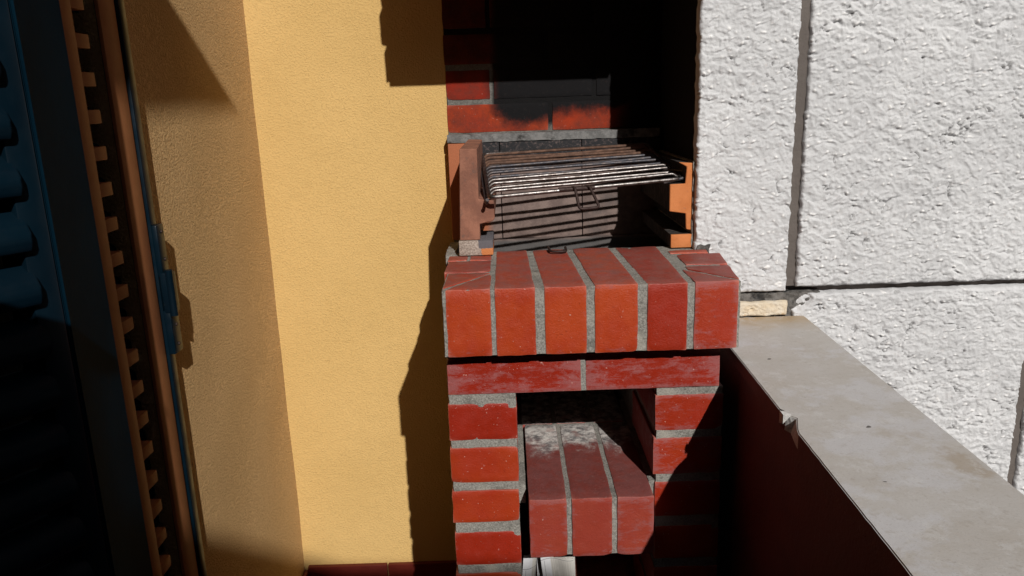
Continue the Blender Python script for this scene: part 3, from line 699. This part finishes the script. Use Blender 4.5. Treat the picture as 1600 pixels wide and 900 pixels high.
# ------------------------------------------------------------------ parapet
pp = thing('parapet', 'low balcony parapet, maroon inside, capped by a worn marble slab', 'parapet', (.45, .2, -1.30))
inn = lambda y: .3790 - .0325 * (1.4375 - y)
out = lambda y: .5672 - .0370 * (1.4375 - y)
rng = random.Random(3)
def coping():
    top, bot = -.430, -.452
    ed = []
    y = 1.4375
    notch = [(.971, .0), (.967, .010), (.961, .0145), (.948, .0100), (.928, .0040), (.916, 0)]
    ys = []
    while y > -1.2: ys.append(y); y -= .012
    ys.append(-1.2)
    bm = bmesh.new(); T = []; Bm = []; To = []; Bo = []
    for y in ys:
        d = 0
        if .916 < y < .971:
            for (a, da), (b, db) in zip(notch, notch[1:]):
                if b <= y <= a: d = da + (db - da) * (a - y) / (a - b)
        j = .0006 * mnoise.noise(Vector((y * 60, 0, 0)))
        T.append(bm.verts.new((inn(y) + d + j, y, top))); Bm.append(bm.verts.new((inn(y) + d * .5 + j, y, bot)))
        To.append(bm.verts.new((out(y) + j, y, top))); Bo.append(bm.verts.new((out(y) + j, y, bot)))
    inner = []
    for i in range(len(ys) - 1):
        bm.faces.new((T[i], T[i + 1], To[i + 1], To[i])); f = bm.faces.new((T[i], Bm[i], Bm[i + 1], T[i + 1]))
        f.material_index = 2 if .916 < ys[i] < .978 else 1
        bm.faces.new((Bm[i], Bo[i], Bo[i + 1], Bm[i + 1])); bm.faces.new((To[i], To[i + 1], Bo[i + 1], Bo[i]))
    bm.faces.new((T[0], To[0], Bo[0], Bm[0])); bm.faces.new((T[-1], Bm[-1], Bo[-1], To[-1]))
    bmesh.ops.recalc_face_normals(bm, faces=bm.faces)
    es = [e for e in bm.edges if len(e.link_faces) == 2 and e.calc_face_angle(0) > 1 and abs(e.verts[0].co.z - top) < .001 and abs(e.verts[1].co.z - top) < .001]
    bmesh.ops.bevel(bm, geom=es, offset=.0014, segments=2, affect='EDGES', material=0)
    me = bm2me(bm, 'coping_slab', 40)
    for k in ('marble', 'maroon', 'broken_marble'): me.materials.append(MAT[k])
    return link('coping_slab', me, None, pp)
coping()
def quadbox(name, c4, z0, z1, mat, parent):
    bm = bmesh.new(); a = [bm.verts.new((x, y, z0)) for x, y in c4]; b = [bm.verts.new((x, y, z1)) for x, y in c4]
    bm.faces.new(a); bm.faces.new(b)
    for i in range(4): bm.faces.new((a[i], a[(i + 1) % 4], b[(i + 1) % 4], b[i]))
    return link(name, bm2me(bm, name), mat, parent)
quadbox('inner_render', [(inn(1.435) + .006, 1.435), (inn(-3.2) + .006, -3.2), (out(-3.2) - .02, -3.2), (out(1.435) - .02, 1.435)], -4.6, -.4525, 'maroon', pp)
# flake of broken marble standing at the chip
bm = bmesh.new()
vs = [(.3620, .981, -.4285), (.3625, .968, -.4295), (.3720, .964, -.4290), (.3615, .980, -.4460), (.3630, .969, -.4430), (.374, .971, -.4300)]
vv = [bm.verts.new(v) for v in vs]; bmesh.ops.convex_hull(bm, input=vv)
link('marble_flake', bm2me(bm, 'marble_flake'), 'broken_marble', pp)

# ------------------------------------------------------------------ unseen surroundings, added out of view to cast shade and cut sky light
nh = thing('neighbour_house', 'unseen house across the street, added with a roof edge shaped to cast shade', 'house', (0, -4.6, -4.6))  # out of view; roof outline shaped for the soft shade it casts
def zr(x): return 2.68 + .062 - .125 * (x - 1.0)
def slab_xz(name, pts, y0, y1, mat, parent):
    bm = bmesh.new(); a = [bm.verts.new((x, y0, z)) for x, z in pts]; b = [bm.verts.new((x, y1, z)) for x, z in pts]; n = len(pts)
    bm.faces.new(a); bm.faces.new(b)
    for i in range(n): bm.faces.new((a[i], a[(i + 1) % n], b[(i + 1) % n], b[i]))
    return link(name, bm2me(bm, name), mat, parent)
slab_xz('wall', [(.45, -4.6), (3.6, -4.6), (3.6, 2.40), (1.72, 2.40), (1.60, 2.65), (1.5, 2.65), (1.2, 2.664), (1.12, 2.690), (.94, 2.745), (.45, 2.84)], -4.0, -9.0, 'brick_far', nh)
t1 = thing('sky_blocking_house', 'tall brown house added out of view, left of the low roof, to cut sky light', 'house', (-6, -5, -4.6))  # added to narrow the open sky on the left
slab_xz('wall', [(-14, -4.6), (.44, -4.6), (.44, 11), (-14, 11)], -4.02, -12, 'brick_far', t1)
t2 = thing('corner_sky_blocker', 'tall brown house added out of view on the right to cut sky light', 'house', (9, 0, -4.6))  # added to block sky light from the right
slab_xz('wall', [(7, -4.6), (16, -4.6), (16, 14), (7, 14)], 12.0, -12, 'brick_far', t2)
cb_ = thing('shade_box', 'dark low cabinet added out of view to shade the shutter leaf', 'blocker', (-.43, .15, -1.30))  # invented box, out of view, darkens the lower shutter leaf
box('body', (-.58, -.325), (-.25, .28), (-1.28, .10), 'dark_room', cb_, .004)
box('top', (-.582, -.315), (-.26, .29), (.101, .12), 'dark_room', cb_, .004)
cn = thing('occluder', 'thin pale awning sheet added behind the viewer to shade the side wall', 'occluder', (-1, -1.2, 1.30))  # unseen sheet added to cast the shadow high on the side wall
box('sheet', (-2.0, -.015), (-3.2, -.266), (1.305, 1.312), 'render', cn)
ce = box('upper_slab', (-2.0, .60), (.50, 2.1), (1.302, 1.45), 'render'); tag(ce, 'unseen concrete slab added over the barbecue corner to cut sky light', 'slab')  # added overhead, out of view, to block light from the sky

# ------------------------------------------------------------------ lift the layout to floor level
for o in bpy.data.objects:
    if o.parent is None and o.type in ('MESH', 'EMPTY'): o.location.z += ZO
